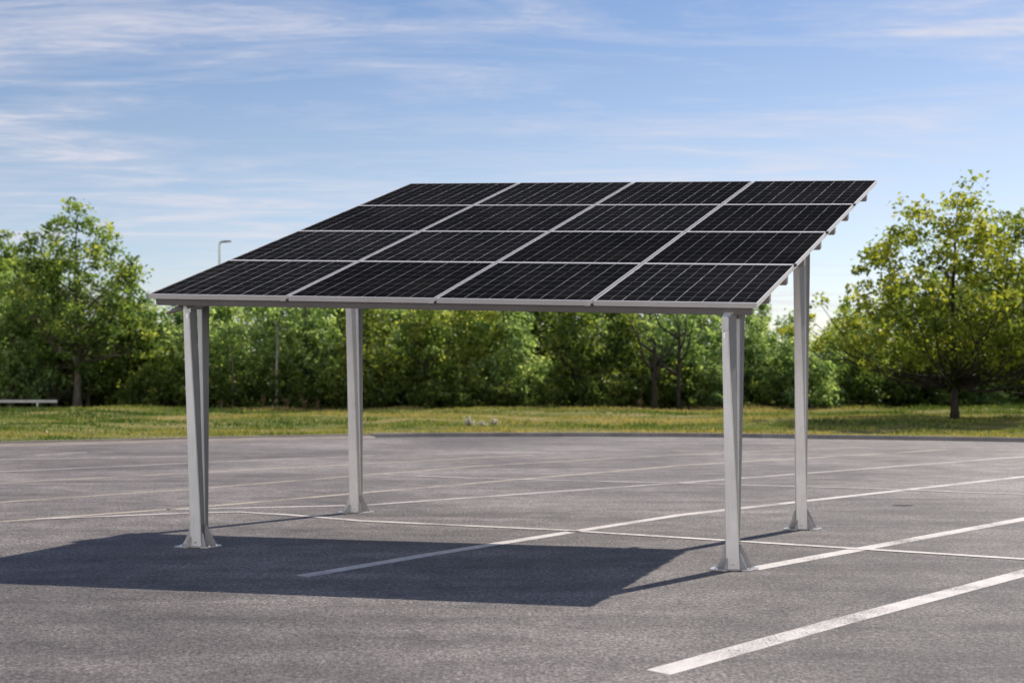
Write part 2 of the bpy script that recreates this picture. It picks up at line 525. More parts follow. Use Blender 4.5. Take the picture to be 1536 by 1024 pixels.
# dark strips added in the panel joints to stop sun leaking through
M['sun_blocker'] = mat_metal('dark_blocker', (0.06, 0.06, 0.062), 0.7, 0.0, 0.05)
for u in (-1.0, 0.0, 1.0):
    mb = MB(); dbox(mb, u - gu * 0.96, u + gu * 0.96, -1.996, 1.996, -TH + 0.003, -0.032); mb.build('sun_blocker', M['sun_blocker'], carport)
for v in (-1.0, 0.0, 1.0):
    for j in range(4):
        mb = MB(); dbox(mb, j - 2 + gu * 1.1, j - 1 - gu * 1.1, v - gv * 0.94, v + gv * 0.94, -TH + 0.004, -0.018); mb.build('sun_blocker', M['sun_blocker'], carport)

# purlins under the panels, running left to right
for v in (-1.955, -1.655, -1.19, -0.68, -0.17, 0.32, 0.81, 1.56):
    mb = MB(); fr = v < -1.9; hw = (0.03 if fr else 0.034) / lb
    dbox(mb, -1.955 if fr else -1.985, 1.955 if fr else 1.988, v - hw, v + hw, -TH - (0.082 if fr else 0.090), -TH - 0.001)
    mb.build('purlin', M['purlin'] if fr else M['purlin_light'], carport, bevel=0.004)

# clamps along the front edge and end bolts on the right edge
for u in (-1.0, 0.0, 1.0):
    mb = MB(); dbox(mb, u - 0.07 / la, u - 0.015 / la, -2 + 0.0, -2 - 0.010 / lb, -TH + 0.001, -TH + 0.016)
    mb.build('clamp', M['alu'], carport)
for v in (-1.0, 0.0, 1.0):
    mb = MB(); dbox(mb, 2 - 0.024 / la, 2 + 0.006 / la, v - 0.02 / lb, v + 0.02 / lb, -0.020, 0.008)
    mb.build('clamp', M['black'], carport, bevel=0.003)

# posts: (picture place of the foot, is it a front post)
POSTS = [((297, 819), True), ((1099, 853), True), ((533, 768), False), ((1202, 793), False)]
PW = -TH - 0.091
raft_uv = []
inv = Matrix(((A.x, B.x), (A.y, B.y))).inverted()
TOPS = []
for (px, py), front in POSTS:
    bx, by = at(px, py)
    uv = inv @ Vector((bx - O.x, by - O.y))
    TOPS.append((bx, by, uv.x, uv.y))
    print('post', round(bx, 2), round(by, 2), uv)

# rafters under the purlins over each front / rear pair of posts
RAFT = []
for a_, b_, v0, v1 in ((0, 2, -1.93, 1.9), (1, 3, -1.93, 1.9)):
    ua, va, ub, vb = TOPS[a_][2], TOPS[a_][3], TOPS[b_][2], TOPS[b_][3]
    ul = lambda v: max(-1.9, min(1.9, ua + (ub - ua) * (v - va) / (vb - va)))
    RAFT.append((ul(v0), v0, ul(v1), v1))
    hw = 0.045 / la
    rings = []
    for v, dp in ((v0, 0.05), (v0 + 0.35, 0.13), (v1 - 0.35, 0.13), (v1, 0.06)):
        u = ul(v)
        rings.append([deck(u - hw, v, PW), deck(u + hw, v, PW), deck(u + hw, v, PW - dp), deck(u - hw, v, PW - dp)])
    mb = MB(); mb.loft(rings); mb.build('rafter', M['purlin'], carport, bevel=0.004)


def deck_under(x, y, w):
    """height of the plane w below the deck over ground point x, y"""
    q = inv @ Vector((x - O.x - N.x * w, y - O.y - N.y * w))
    return (O + A * q.x + B * q.y + N * w).z


def make_post(bx, by, front, right):
    H = deck_under(bx, by, PW - 0.10)
    loc = lambda x, y, z: (bx + x - CO.x, by + y - CO.y, z)
    post = empty('post', (0, 0, 0)); post.parent = carport

    def member(name, K, T, top, mats, side, bev):
        mb = MB(); rings = []
        for k in range(9):
            t = k / 8; s = t ** 1.1; z = 0.012 + (H - 0.012) * t
            rings.append([loc(a[0] + (b[0] - a[0]) * s, a[1] + (b[1] - a[1]) * s, z if k < 8 else deck_under(bx + b[0], by + b[1], PW - top)) for a, b in zip(K, T)])
        mb.loft(rings); me = mb.mesh(name, None, False, bev)
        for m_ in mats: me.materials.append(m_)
        for p in me.polygons:      # faces turned right take a darker colour, painted as their shaded side
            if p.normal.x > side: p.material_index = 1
        return link(name, me, None, post)
    # folded main member: wide right flange at the head, turning into the front face at the foot
    K = [(-0.070, -0.055), (0.056, -0.075), (0.068, 0.055), (-0.062, 0.060)]
    if right: T = [(-0.117, -0.060), (-0.060, -0.085), (0.054, 0.085), (-0.070, 0.090)]
    else: T = [(-0.150, -0.060), (-0.078, -0.085), (-0.036, 0.085), (-0.115, 0.090)]
    member('main_member', K, T, -0.035, (M['post'], M['post_shade']), 0.55, 0.006)
    # slim rear member closing in on the foot
    K = [(0.058, 0.070), (0.072, 0.058), (0.088, 0.110), (0.066, 0.118)]
    if right: T = [(0.052, 0.170), (0.092, 0.120), (0.152, 0.170), (0.110, 0.205)]
    else: T = [(-0.060, 0.190), (0.010, 0.125), (0.082, 0.185), (0.040, 0.220)]
    member('rear_member', K, T, -0.037, (M['post'], M['post_shade']), 0.45, 0.004)
    # foot: notched plate with two wings
    mb = MB(); t = 0.013
    poly = [(-0.240, -0.080), (-0.085, -0.160), (-0.060, -0.085), (0.052, -0.098), (0.064, -0.160), (0.145, -0.160), (0.255, 0.000), (0.245, 0.055), (0.06, 0.15), (-0.10, 0.14), (-0.20, 0.03)]
    mb.prism([loc(x, y, 0.001) for x, y in poly], (0, 0, t)); mb.build('base_plate', M['galv'], post, bevel=0.004)
    zb = t + 0.001
    # gussets: curved left fin, right fin, two short front ribs
    left = [(-0.070, -0.005, zb), (-0.180, -0.02, zb), (-0.160, -0.018, zb + 0.018), (-0.128, -0.012, zb + 0.080), (-0.084, -0.006, zb + 0.215), (-0.070, -0.005, zb + 0.215)]
    mb = MB(); mb.prism([loc(*p) for p in left], (0.006, 0.016, 0)); mb.build('gusset', M['galv'], post, bevel=0.002)
    right_ = [(0.068, 0.015, zb), (0.200, 0.030, zb), (0.192, 0.029, zb + 0.012), (0.082, 0.016, zb + 0.225), (0.068, 0.015, zb + 0.225)]
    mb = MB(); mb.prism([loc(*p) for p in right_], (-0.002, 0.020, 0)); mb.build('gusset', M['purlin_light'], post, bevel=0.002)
    rib = [(-0.066, -0.062, zb), (-0.118, -0.122, zb), (-0.066, -0.062, zb + 0.105)]
    mb = MB(); mb.prism([loc(*p) for p in rib], (0.010, -0.006, 0)); mb.build('gusset', M['galv'], post, bevel=0.002)
    rib = [(0.056, -0.07, zb), (0.112, -0.140, zb), (0.072, -0.085, zb + 0.12), (0.056, -0.07, zb + 0.15)]
    mb = MB(); mb.prism([loc(*p) for p in rib], (0.010, 0.004, 0)); mb.build('gusset', M['galv'], post, bevel=0.002)
    for x, y in ((-0.165, -0.055), (0.205, -0.012), (0.150, -0.105), (-0.12, 0.085)):
        mb = MB(); mb.cyl(loc(x, y, zb), 0.017, 0.004, 12); mb.cyl(loc(x, y, zb + 0.004), 0.011, 0.013, 6)
        mb.build('bolt', M['bolt'], post)
    mb = MB(); mb.cyl(loc(-0.012, -0.067, 0.055), 0.011, 0.012, 10, (0.15, -1, 0)); mb.build('bolt', M['bolt'], post)
    # head: bracket cheek and bolt on the front flange
    br = [(-0.118, -0.075, H - 0.02), (-0.058, -0.100, H - 0.02), (-0.056, -0.100, H + 0.10), (-0.120, -0.075, H + 0.10)]
    mb = MB(); mb.prism([loc(x, y, z) for x, y, z in br], (0.003, 0.010, 0)); mb.build('bracket', M['galv'], post, bevel=0.002)
    mb = MB(); mb.cyl(loc(-0.092, -0.078, H - 0.055), 0.011, 0.016, 8, (-0.3, -1, 0)); mb.cyl(loc(-0.092, -0.078, H - 0.078), 0.010, 0.014, 8, (-0.3, -1, 0))
    mb.build('bolt', M['bolt'], post)
    if front and not right:
        P0, P1, P2 = (0.02, 0.03), (-0.16, -0.02), (-0.315, -0.07)
        mb = MB(); rings = []
        for (x, y), z0, z1, wd in ((P0, H + 0.02, H + 0.085, .04), (P1, H + 0.015, H + 0.07, .04), (P2, H - 0.045, H - 0.02, .025)):
            rings.append([loc(x - wd * .3, y - wd, z0), loc(x - wd * .3, y - wd, z1), loc(x + wd * .3, y + wd, z1), loc(x + wd * .3, y + wd, z0)])
        mb.loft(rings); mb.build('arm', M['purlin'], post, bevel=0.004)
    return post


for (bx, by, u, v), ((px, py), front) in zip(TOPS, POSTS):
    make_post(bx, by, front, px > 700)


# ------------------------------------------------------------------ trees
def rot_rand(rg, n, up=0.5):
    """n random unit normals biased upwards, with tangents"""
    nr = rg.normal(size=(n, 3)); nr[:, 2] = np.abs(nr[:, 2]) + up
    nr /= np.linalg.norm(nr, axis=1)[:, None]
    t = rg.normal(size=(n, 3)); t -= nr * (t * nr).sum(1)[:, None]; t /= np.linalg.norm(t, axis=1)[:, None]
    return nr, t, np.cross(nr, t)


def leaves(rg, C, size, tint, up=0.5):
    """folded diamond leaves at points C: two triangles sharing the midrib are written as one bent quad"""
    n = len(C); nr, t, b = rot_rand(rg, n, up)
    s = size * rg.uniform(0.6, 1.35, n)[:, None]; w = s * rg.uniform(0.55, 0.85, n)[:, None]
    droop = s * rg.uniform(0.05, 0.25, n)[:, None]
    V = np.stack([C - t * s * 0.5, C + b * w * 0.5 + nr * droop, C + t * s * 0.5 - np.array([0, 0, 1.0]) * droop, C - b * w * 0.5 + nr * droop], 1)
    return V.reshape(-1, 3)


def prof_fn(pts):
    xs_ = [p[0] for p in pts]; ys_ = [p[1] for p in pts]
    return lambda t: np.interp(t, xs_, ys_)


def tree_meshes(seed, height, prof, ncl, nleaf, crad, lsize, trunk_r, leafmat, barkmat, limbs=24, lean=0.0, base_t=0.15, twist=0.25, tint0=0.0, flat=0.7):
    """prof(t) = crown radius at height fraction t"""
    rg = np.random.default_rng(seed); rr = random.Random(seed)
    # trunk line
    tp = []; ph = rr.uniform(0, 6)
    for k in range(13):
        t = k / 12
        tp.append(Vector((lean * t * height + 0.012 * height * math.sin(ph + t * 5) * t, 0.012 * height * math.cos(ph * 1.7 + t * 4) * t, t * height * 0.95)))
    mb = MB()
    rad = [trunk_r * (1.3 if k == 0 else (1.0 - 0.93 * (k / 12) ** 0.85)) for k in range(13)]
    mb.tube([p for p in tp], rad, 9)

    def trunk_at(z):
        t = max(0, min(0.999, z / (0.95 * height))) * 12; k = int(t); return tp[k].lerp(tp[k + 1], t - k), rad[min(k, 12)] if k else trunk_r
    # crown clusters: uneven lobes around the envelope
    cs = []; a1, a2, a3 = rr.uniform(0, 6), rr.uniform(0, 6), rr.uniform(0, 6)
    tz = np.linspace(base_t, 1.0, 400); wgt = prof(tz) ** 1.7 + 0.02 * prof(tz).max(); cdf = np.cumsum(wgt); cdf /= cdf[-1]
    for q in range(ncl):
        t = float(np.interp(rg.random(), cdf, tz)); ang = rr.uniform(0, 2 * math.pi)
        lobe = 1 + twist * (0.5 * math.sin(3 * ang + a1 + 7 * t) + 0.35 * math.sin(5 * ang + a2 - 11 * t) + 0.3 * math.sin(2 * ang + a3 + 17 * t))
        r = float(prof(t)) * lobe * rr.random() ** 0.42
        c0, _ = trunk_at(min(t, 0.93) * height)
        cs.append(Vector((c0.x + r * math.cos(ang), c0.y + r * math.sin(ang), t * height + rr.gauss(0, 0.02) * height)))
    # limbs to the outermost clusters, thin twigs to the others
    order = sorted(range(ncl), key=lambda i: -(cs[i] - trunk_at(cs[i].z)[0]).length)
    for rank, i in enumerate(order):
        c = cs[i]; hd = math.hypot(c.x - trunk_at(c.z)[0].x, c.y)
        z0 = max(base_t * height * 0.9 + rr.uniform(0, 0.05) * height, c.z - hd * rr.uniform(0.55, 0.95))
        z0 = min(z0, 0.88 * height)
        p0, r0 = trunk_at(z0)
        big = rank < limbs
        rb = min(r0 * 0.62, trunk_r * (0.36 if big else 0.13) * (0.6 + 0.5 * min(1, hd / (prof(0.4) + 0.1))))
        if not big and rank % 2: continue
        pts, rd = [], []
        n = 6 if big else 4
        side = Vector((rr.gauss(0, 1), rr.gauss(0, 1), rr.gauss(0, .5))) * 0.07 * (c - p0).length
        for k in range(n + 1):
            t = k / n
            p = p0.lerp(c, t) + side * math.sin(math.pi * t) + Vector((0, 0, -0.09 * (c - p0).length * math.sin(math.pi * t)))
            p += Vector((rr.gauss(0, 1), rr.gauss(0, 1), rr.gauss(0, 1))) * 0.012 * (c - p0).length * (0 < k < n)
            pts.append(p); rd.append(max(0.006, rb * (1 - 0.85 * t)))
        mb.tube(pts, rd, 6 if big else 4, cap=False)
        if big:      # a couple of side twigs
            for q in range(3):
                k = rr.randint(2, n - 1); d = Vector((rr.gauss(0, 1), rr.gauss(0, 1), rr.gauss(0.5, .6))).normalized() * rr.uniform(0.06, 0.13) * height
                mb.tube([pts[k], pts[k] + d * 0.5 + Vector((0, 0, -.02 * height * rr.random())), pts[k] + d], [rd[k] * .6, rd[k] * .4, 0.006], 4, cap=False)
    trunk = mb.mesh('trunk', barkmat, True)
    # leaves
    Cs = np.array([tuple(c) for c in cs]); per = rg.poisson(nleaf / ncl, ncl) + 4
    idx = np.repeat(np.arange(ncl), per); n = len(idx)
    crs = crad * rg.uniform(0.55, 1.35, ncl)
    off = rg.normal(size=(n, 3)); off /= np.linalg.norm(off, axis=1)[:, None]; off *= (rg.random(n) ** 0.55)[:, None]
    P = Cs[idx] + off * crs[idx][:, None] * np.array([1, 1, flat])
    ct = rg.normal(0, 0.13, ncl)
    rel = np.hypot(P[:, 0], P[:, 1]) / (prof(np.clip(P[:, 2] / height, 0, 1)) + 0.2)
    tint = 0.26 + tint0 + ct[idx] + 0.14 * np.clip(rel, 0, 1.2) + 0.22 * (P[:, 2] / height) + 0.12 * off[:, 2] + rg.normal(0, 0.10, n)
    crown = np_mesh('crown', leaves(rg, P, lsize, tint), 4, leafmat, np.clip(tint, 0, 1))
    return trunk, crown


def place_tree(name, meshes, x, y, label, cat='tree', group=None, rz=0.0, sc=1.0, sz=None):
    root = empty(name, (x, y, float(verge_z(x, y)) - 0.06), rz)
    root.scale = (sc, sc, sz if sz else sc)
    tag(root, label, cat, group)
    link('trunk', meshes[0], None, root); link('crown', meshes[1], None, root)
    return root


def px2m(px, d): return px * d / F


# large sunlit tree on the right
x, y = at(1432, 632); m = px2m(1, y); h = 360 * m
pr = prof_fn([(0.14, 10 * m), (0.18, 45 * m), (0.25, 115 * m), (0.34, 196 * m), (0.41, 210 * m), (0.48, 192 * m), (0.62, 160 * m), (0.76, 122 * m), (0.87, 90 * m), (0.96, 46 * m), (1.0, 16 * m)])
place_tree('broadleaf_tree', tree_meshes(11, h, pr, 400, 14500, 0.60, 0.19, 0.145, M['leaf_yellow'], M['bark_dark'], 26, base_t=0.14, twist=0.32, tint0=0.12), x, y,
           'large yellow-green tree with dark spreading limbs standing on the grass right of the carport')
# tree at the right edge of the picture
x, y = at(1575, 628); m = px2m(1, y); h = 360 * m
pr2 = prof_fn([(0.1, 30 * m), (0.2, 120 * m), (0.4, 130 * m), (0.7, 100 * m), (0.9, 60 * m), (1.0, 12 * m)])
place_tree('broadleaf_tree', tree_meshes(12, h, pr2, 190, 6500, 0.62, 0.19, 0.19, M['leaf_yellow'], M['bark_dark'], 22, base_t=0.16, twist=0.3), x, y,
           'yellow-green tree cut off by the right edge of the photo')
# left tree
x, y = at(116, 613); m = px2m(1, y); h = 309 * m
pr3 = prof_fn([(0.18, 20 * m), (0.25, 60 * m), (0.36, 95 * m), (0.5, 104 * m), (0.68, 96 * m), (0.82, 68 * m), (0.93, 36 * m), (1.0, 10 * m)])
place_tree('broadleaf_tree', tree_meshes(21, h, pr3, 230, 10500, 0.60, 0.21, 0.20, M['leaf_olive'], M['bark'], 22, base_t=0.23, twist=0.28, tint0=0.05), x, y,
           'tall rounded green tree with bare grey trunk behind the left grass strip')
# dark dense trees at the far left
x, y = at(15, 606.5); m = px2m(1, y); h = 228 * m
prd = prof_fn([(0.08, 50 * m), (0.2, 74 * m), (0.5, 76 * m), (0.8, 50 * m), (1.0, 12 * m)])
place_tree('broadleaf_tree', tree_meshes(22, h, prd, 220, 9500, 0.8, 0.24, 0.2, M['leaf_dark'], M['bark_dark'], 18, base_t=0.1, twist=0.25, tint0=-0.10), x, y,
           'dark green dense tree behind the end of the guardrail')
x, y = at(-30, 609); m = px2m(1, y); h = 285 * m
pre = prof_fn([(0.12, 30 * m), (0.25, 80 * m), (0.6, 88 * m), (0.85, 60 * m), (1.0, 15 * m)])
place_tree('broadleaf_tree', tree_meshes(23, h, pre, 200, 8000, 0.75, 0.22, 0.2, M['leaf_olive'], M['bark'], 18, base_t=0.14), x, y,
           'pale green tree cut off by the left edge of the photo')

# the woods behind the grass: kinds built once, then copied
W = []
for k in range(7):
    hh = 6.4
    shape = [prof_fn([(0.03, 1.0), (0.25, 1.75), (0.55, 1.65), (0.8, 1.1), (1.0, 0.2)]),
             prof_fn([(0.05, 0.7), (0.3, 1.35), (0.6, 1.25), (0.85, 0.7), (1.0, 0.12)]),
             prof_fn([(0.1, 0.5), (0.35, 1.5), (0.65, 1.7), (0.88, 1.0), (1.0, 0.25)])][k % 3]
    leafm = [M['leaf_wood'], M['leaf_olive'], M['leaf_wood'], M['leaf_dark'], M['leaf_wood'], M['leaf_olive'], M['leaf_wood']][k]
    W.append(tree_meshes(40 + k, hh, shape, 125, 3700, 0.60, 0.23, 0.10 + 0.012 * k, leafm, M['bark_dark'] if k % 2 else M['bark'], 14, base_t=[0.06, 0.07, 0.14][k % 3], twist=0.4, tint0=[0.20, 0.14, 0.26, 0.16, 0.20, 0.18, 0.05][k]))
KIND = ['broad pale green tree', 'slim olive green tree', 'top-heavy pale green tree', 'broad dark green tree', 'slim pale green tree', 'top-heavy olive green tree', 'broad shadowy green tree']


def where(px):
    if px < 205: return 'behind the tall round tree at far left'
    if px < 275: return 'left of the front left post'
    if px < 516: return 'seen between the two left posts'
    if px < 800: return 'right of the rear left post'
    if px < 1080: return 'left of the front right post'
    if px < 1187: return 'seen between the two right posts'
    return 'behind the large tree at right'


def seen_x(x, y): return CX + F * x / y


rw = random.Random(77)
first = {}
taken = []


def wood_tree(k, x, y, sc, sz, rz):
    px = seen_x(x, y)
    lab = KIND[k] + ' in the woods ' + where(px)
    grp = 'woodland trees ' + where(px)
    if k not in first:
        o = place_tree('woodland_tree', W[k], x, y, lab, 'tree', grp, rz, sc, sz); first[k] = o
    else:
        o = copy_tree(first[k]); o.location = (x, y, float(verge_z(x, y)) - 0.06); o.rotation_euler.z = rz; o.scale = (sc, sc, sz)
        tag(o, lab, 'tree', grp)
    return o


def top_scale(px):
    """height of the woods along the picture: lower by the right posts, tall left and right"""
    return np.interp(px, [-200, 60, 150, 240, 300, 520, 800, 1060, 1120, 1200, 1260, 1400, 1560, 1800],
                     [1.2, 1.15, 0.92, 0.86, 0.98, 1.05, 1.02, 1.0, 0.80, 0.72, 0.78, 0.95, 1.1, 1.1])


for row, (Y, step) in enumerate(((62.3, 2.6), (70.0, 2.5), (79.0, 2.6))):
    x = -28 - row * 4
    while x < 28 + row * 4:
        xx = x + rw.uniform(-0.7, 0.7); yy = Y + rw.uniform(-1.3, 1.3)
        k = rw.choice([0, 1, 2, 3, 4, 5, 6]) if row == 0 else rw.choice([0, 2, 3, 6, 4, 5])
        s = float(top_scale(seen_x(xx, yy))) * (0.92, 1.04, 1.16)[row]
        wood_tree(k, xx, yy, s * rw.uniform(0.85, 1.1), s * rw.uniform(0.86, 1.12), rw.uniform(0, 6.28))
        x += step * rw.uniform(0.85, 1.15)

# undergrowth: leafy bushes closing the foot of the woods
BU = []
for k in range(4):
    shp = prof_fn([(0.0, 0.9), (0.3, 1.2), (0.7, 0.95), (1.0, 0.25)])
    BU.append(tree_meshes(80 + k, 2.1, shp, 60, 2600, 0.42, 0.17, 0.035, [M['leaf_dark'], M['leaf_wood'], M['leaf_olive'], M['leaf_dark']][k], M['bark_dark'], 10, base_t=0.04, twist=0.3, tint0=0.15))
bf = {}
BK = ['low dark green bush', 'low pale green bush', 'low olive green bush', 'low shadowy green bush']
for row, Y in enumerate((60.6, 64.6)):
    x = -27.0
    while x < 27.5:
        xx = x + rw.uniform(-.5, .5); yy = Y + rw.uniform(-.7, .7) + (3.2 if seen_x(x, Y) < 165 and row == 0 else 0); k = rw.choice([0, 0, 1, 2, 3, 3]); s = rw.uniform(0.7, 1.25) * (1, 1.35)[row]
        lab = BK[k] + ' below the woods ' + where(seen_x(xx, yy)); grp = 'undergrowth bushes ' + where(seen_x(xx, yy))
        if k not in bf:
            o = place_tree('bush', BU[k], xx, yy, lab, 'bush', grp, rw.uniform(0, 6), s, s * rw.uniform(.8, 1.2)); bf[k] = o
            o.children[0].name = 'stem'
        else:
            o = copy_tree(bf[k]); o.location = (xx, yy, float(verge_z(xx, yy)) - 0.05); o.rotation_euler.z = rw.uniform(0, 6); o.scale = (s, s, s * rw.uniform(.8, 1.2)); tag(o, lab, 'bush', grp)
        x += 1.75 * rw.uniform(.85, 1.15)

# slender bare trunks standing before the woods
def bare_trunk(px, ytop, ybase, r, mat, label, seed, twigs=5, fork=0):
    rr = random.Random(seed); x, y = at(px, ybase); h = px2m(ybase - ytop, y)
    pts = [Vector((0.010 * h * math.sin(k * 0.9 + seed) * k / 7, 0, h * k / 7)) for k in range(8)]
    mb = MB(); mb.tube(pts, [r * (1.2 - 0.75 * k / 7) for k in range(8)], 8)
    root = tag(empty('bare_tree', (x, y, float(verge_z(x, y)) - 0.05)), label, 'tree')
    for q in range(fork):     # forked limbs leaving the trunk low down
        k = 3 + q % 4; a = q * 2.4 + seed; d = Vector((math.cos(a) * .75, math.sin(a) * .4, 1.0)) * h * rr.uniform(.45, .7)
        mb.tube([pts[k], pts[k] + d * .3 + Vector((d.x * .25, 0, -.03 * h)), pts[k] + d * .65 + Vector((d.x * .15, 0, 0)), pts[k] + d], [r * .55, r * .45, r * .3, .012], 6)
    for q in range(twigs):
        k = rr.randint(3, 7); d = Vector((rr.uniform(-1, 1), rr.uniform(-1, 1), rr.uniform(.9, 1.8))).normalized() * rr.uniform(.3, .7)
        mb.tube([pts[k], pts[k] + d * .5, pts[k] + d], [r * .35, r * .25, .006], 5)
    mb.build('trunk', mat, root, True)


bare_trunk(415, 490, 613.5, 0.075, M['bark_pale'], 'pale slender bare trunk before the woods midway between the two left posts', 3)
bare_trunk(349, 530, 613.5, 0.05, M['bark'], 'thin grey bare trunk before the woods just right of the front left post', 5)
bare_trunk(982, 515, 615.5, 0.12, M['bark_dark'], 'dark forked bare trunk before the woods left of the front right post', 8, 5, 6)
bare_trunk(1018, 490, 615, 0.10, M['bark_dark'], 'straight dark bare trunk before the woods beside the forked one', 9, 4, 4)


# weeds: dry stalks at the wood edge, pale seed heads in the grass
def weed(px, py, hpx, n, mat, name, label, group, seed, heads=False):
    rg = np.random.default_rng(seed); x, y = at(px, py); h = px2m(hpx, y); mb = MB(); cen = []
    for k in range(n):
        a = rg.uniform(0, 6.28); sp = rg.uniform(0.1, 0.45) * h; hh = h * rg.uniform(.55, 1.05)
        b = Vector((rg.normal(0, .05), rg.normal(0, .05), 0)); tip = b + Vector((math.cos(a) * sp, math.sin(a) * sp, hh))
        mb.tube([b, b.lerp(tip, .5) + Vector((0, 0, .06 * h)), tip], [.014, .011, .006], 4)
        cen.append(tip); cen += [b.lerp(tip, q) for q in (.7, .85)]
    root = tag(empty(name, (x, y, float(verge_z(x, y)) - 0.02)), label, 'weed', group)
    link('stem', mb.mesh('stem', M['dry']), None, root)
    C = np.repeat(np.array([tuple(c) for c in cen]), 6 if heads else 3, 0); C = C + rg.normal(0, .05, C.shape)
    t = rg.random(len(C))
    link('leaves', np_mesh('leaves', leaves(rg, C, .065, t), 4, mat, t), None, root)
    return root


weed(206, 612, 26, 12, M['dry'], 'dry_weed', 'reddish dry weed clump on the grass edge left of the front left post', None, 1)
weed(333, 614, 16, 6, M['dry'], 'dry_weed', 'dry stalk just right of the front left post', None, 2)
for k, (px, hp) in enumerate(((393, 22), (430, 18), (456, 20), (474, 16))):
    weed(px, 614, hp, 6, M['dry'], 'dry_weed', 'dry stalks at the wood edge between the two left posts', 'dry stalks between the left posts', 10 + k)
weed(962, 615, 20, 7, M['dry'], 'dry_weed', 'dry stalk clump at the wood edge left of the forked bare trunk', None, 20)
weed(703, 643, 12, 12, M['pale'], 'pale_weed', 'whitish seed heads in the grass, leftmost of the pale tufts', None, 31, True)
weed(725, 641, 9, 8, M['pale'], 'pale_weed', 'whitish seed heads in the grass, middle one of the pale tufts', None, 32, True)
weed(741, 638, 10, 8, M['pale'], 'pale_weed', 'whitish seed heads in the grass, rightmost of the pale tufts', None, 33, True)

# grass blades on the verge
rg = np.random.default_rng(5)
n = 210000
gxx = rg.uniform(-34, 34, n); dd = rg.random(n) ** 1.15 * 31
gyy = edge_y(gxx) + 0.28 + dd
dens = np.sin(gxx * .9 + 1.3 * np.sin(gyy * .6)) * np.sin(gyy * 1.3 + np.sin(gxx * .5)) + .6 * np.sin(gxx * 2.3 + gyy * .7) * np.sin(gyy * 2.1)
kp = (gyy < 63) & (rg.random(n) < 0.62 + 0.35 * dens); gxx, gyy, dens = gxx[kp], gyy[kp], dens[kp]; n = len(gxx)
hgt = (0.065 + 0.05 * np.clip(dens, -0.6, 1.4) + 0.04 * np.clip((gyy - edge_y(gxx) - 18) / 8, 0, 1)) * rg.uniform(.6, 1.5, n); clump = np.sin(gxx * 1.7 + 2.1 * np.sin(gyy * .9)) * np.sin(gyy * 1.9 + 1.3 * np.sin(gxx * .7)) * np.sin(gxx * .37 + gyy * .23)
hgt = np.clip(hgt * (1 + 1.6 * np.clip(clump - .35, 0, 1)), .035, .34)
a = rg.uniform(0, 6.28, n); wd = rg.uniform(.018, .034, n); ln = rg.normal(0, .35, n) * hgt; ln2 = rg.normal(0, .35, n) * hgt
z = verge_z(gxx, gyy) - 0.01
b0 = np.stack([gxx - np.cos(a) * wd, gyy - np.sin(a) * wd, z], -1); b1 = np.stack([gxx + np.cos(a) * wd, gyy + np.sin(a) * wd, z], -1)
tp_ = np.stack([gxx + ln, gyy + ln2, z + hgt], -1)
band = 0.5 * np.sin(gyy * .55 + .8 * np.sin(gxx * .21) + .6) + 0.35 * np.sin(gxx * .33 + gyy * .21 + 2) * np.sin(gyy * .83) + .3 * np.sin(gxx * .12 + 1.1)
tint = np.clip(0.46 + 0.46 * band + rg.normal(0, .13, n) - .08 * dens - .5 * np.clip(clump - .35, 0, 1), 0, 1)
gm = np_mesh('grass', np.stack([b0, b1, tp_], 1).reshape(-1, 3), 3, M['grass'], tint)
tag(link('grass', gm), 'short green and straw coloured grass on the strip behind the kerb', 'grass', None, 'stuff')

# guardrail at the far left
gy_ = at(40, 613.5)[1]; gx1 = (86 - CX) / F * gy_; gz_ = float(verge_z(gx1, gy_)) + 0.10
rail = tag(empty('guardrail', (gx1, gy_, gz_)), 'low galvanised guardrail on the grass at the far left', 'guardrail')
mb = MB(); hgt_ = px2m(10.5, gy_)
wave = [(0.0, -0.10), (-0.035, -0.085), (-0.035, -0.055), (0.0, -0.04), (0.0, -0.02), (-0.035, -0.005), (-0.035, 0.03), (0.0, 0.045), (0.012, 0.045), (0.012, -0.10)]
mb.loft([[(-14 * (1 - k), yy, hgt_ + zz - .045) for yy, zz in wave] for k in (0, 1)])
mb.build('rail', M['galv'], rail)
for q in range(8):
    mb = MB(); mb.box((-0.95 - q * 1.85 - .04, .014, -0.15), (-0.95 - q * 1.85 + .04, .09, hgt_ - .02)); mb.build('leg', M['galv'], rail)

# street lamp far behind the woods
D = 92.0; lx = (329 - CX) / F * D; lh = CH + px2m(HY - 364, D)
lamp = tag(empty('street_lamp', (lx, D, 0.0)), 'distant street lamp on a tall slim pole above the left end of the solar roof', 'street lamp')
mb = MB(); mb.tube([(0, 0, 0), (0, 0, lh - .35), (0.02, 0, lh - .1), (0.10, 0, lh + .03)], [.11, .075, .07, .06], 10); mb.build('pole', M['galv'], lamp, True)
mb = MB(); mb.loft([[(0.05, -.07, lh - .02), (0.05, .07, lh - .02), (0.05, .07, lh + .08), (0.05, -.07, lh + .08)],
                    [(0.35, -.16, lh + .01), (0.35, .16, lh + .01), (0.35, .14, lh + .15), (0.35, -.14, lh + .15)],
                    [(0.85, -.15, lh + .06), (0.85, .15, lh + .06), (0.85, .12, lh + .15), (0.85, -.12, lh + .15)]])
mb.build('lamp_head', M['purlin'], lamp, bevel=0.02)

# ------------------------------------------------------------------ sky, sun, camera
world = bpy.data.worlds.new('World'); scene.world = world; world.use_nodes = True
wt = world.node_tree; wt.nodes.clear()


class WNT(NT):
    def __init__(s): s.t = wt


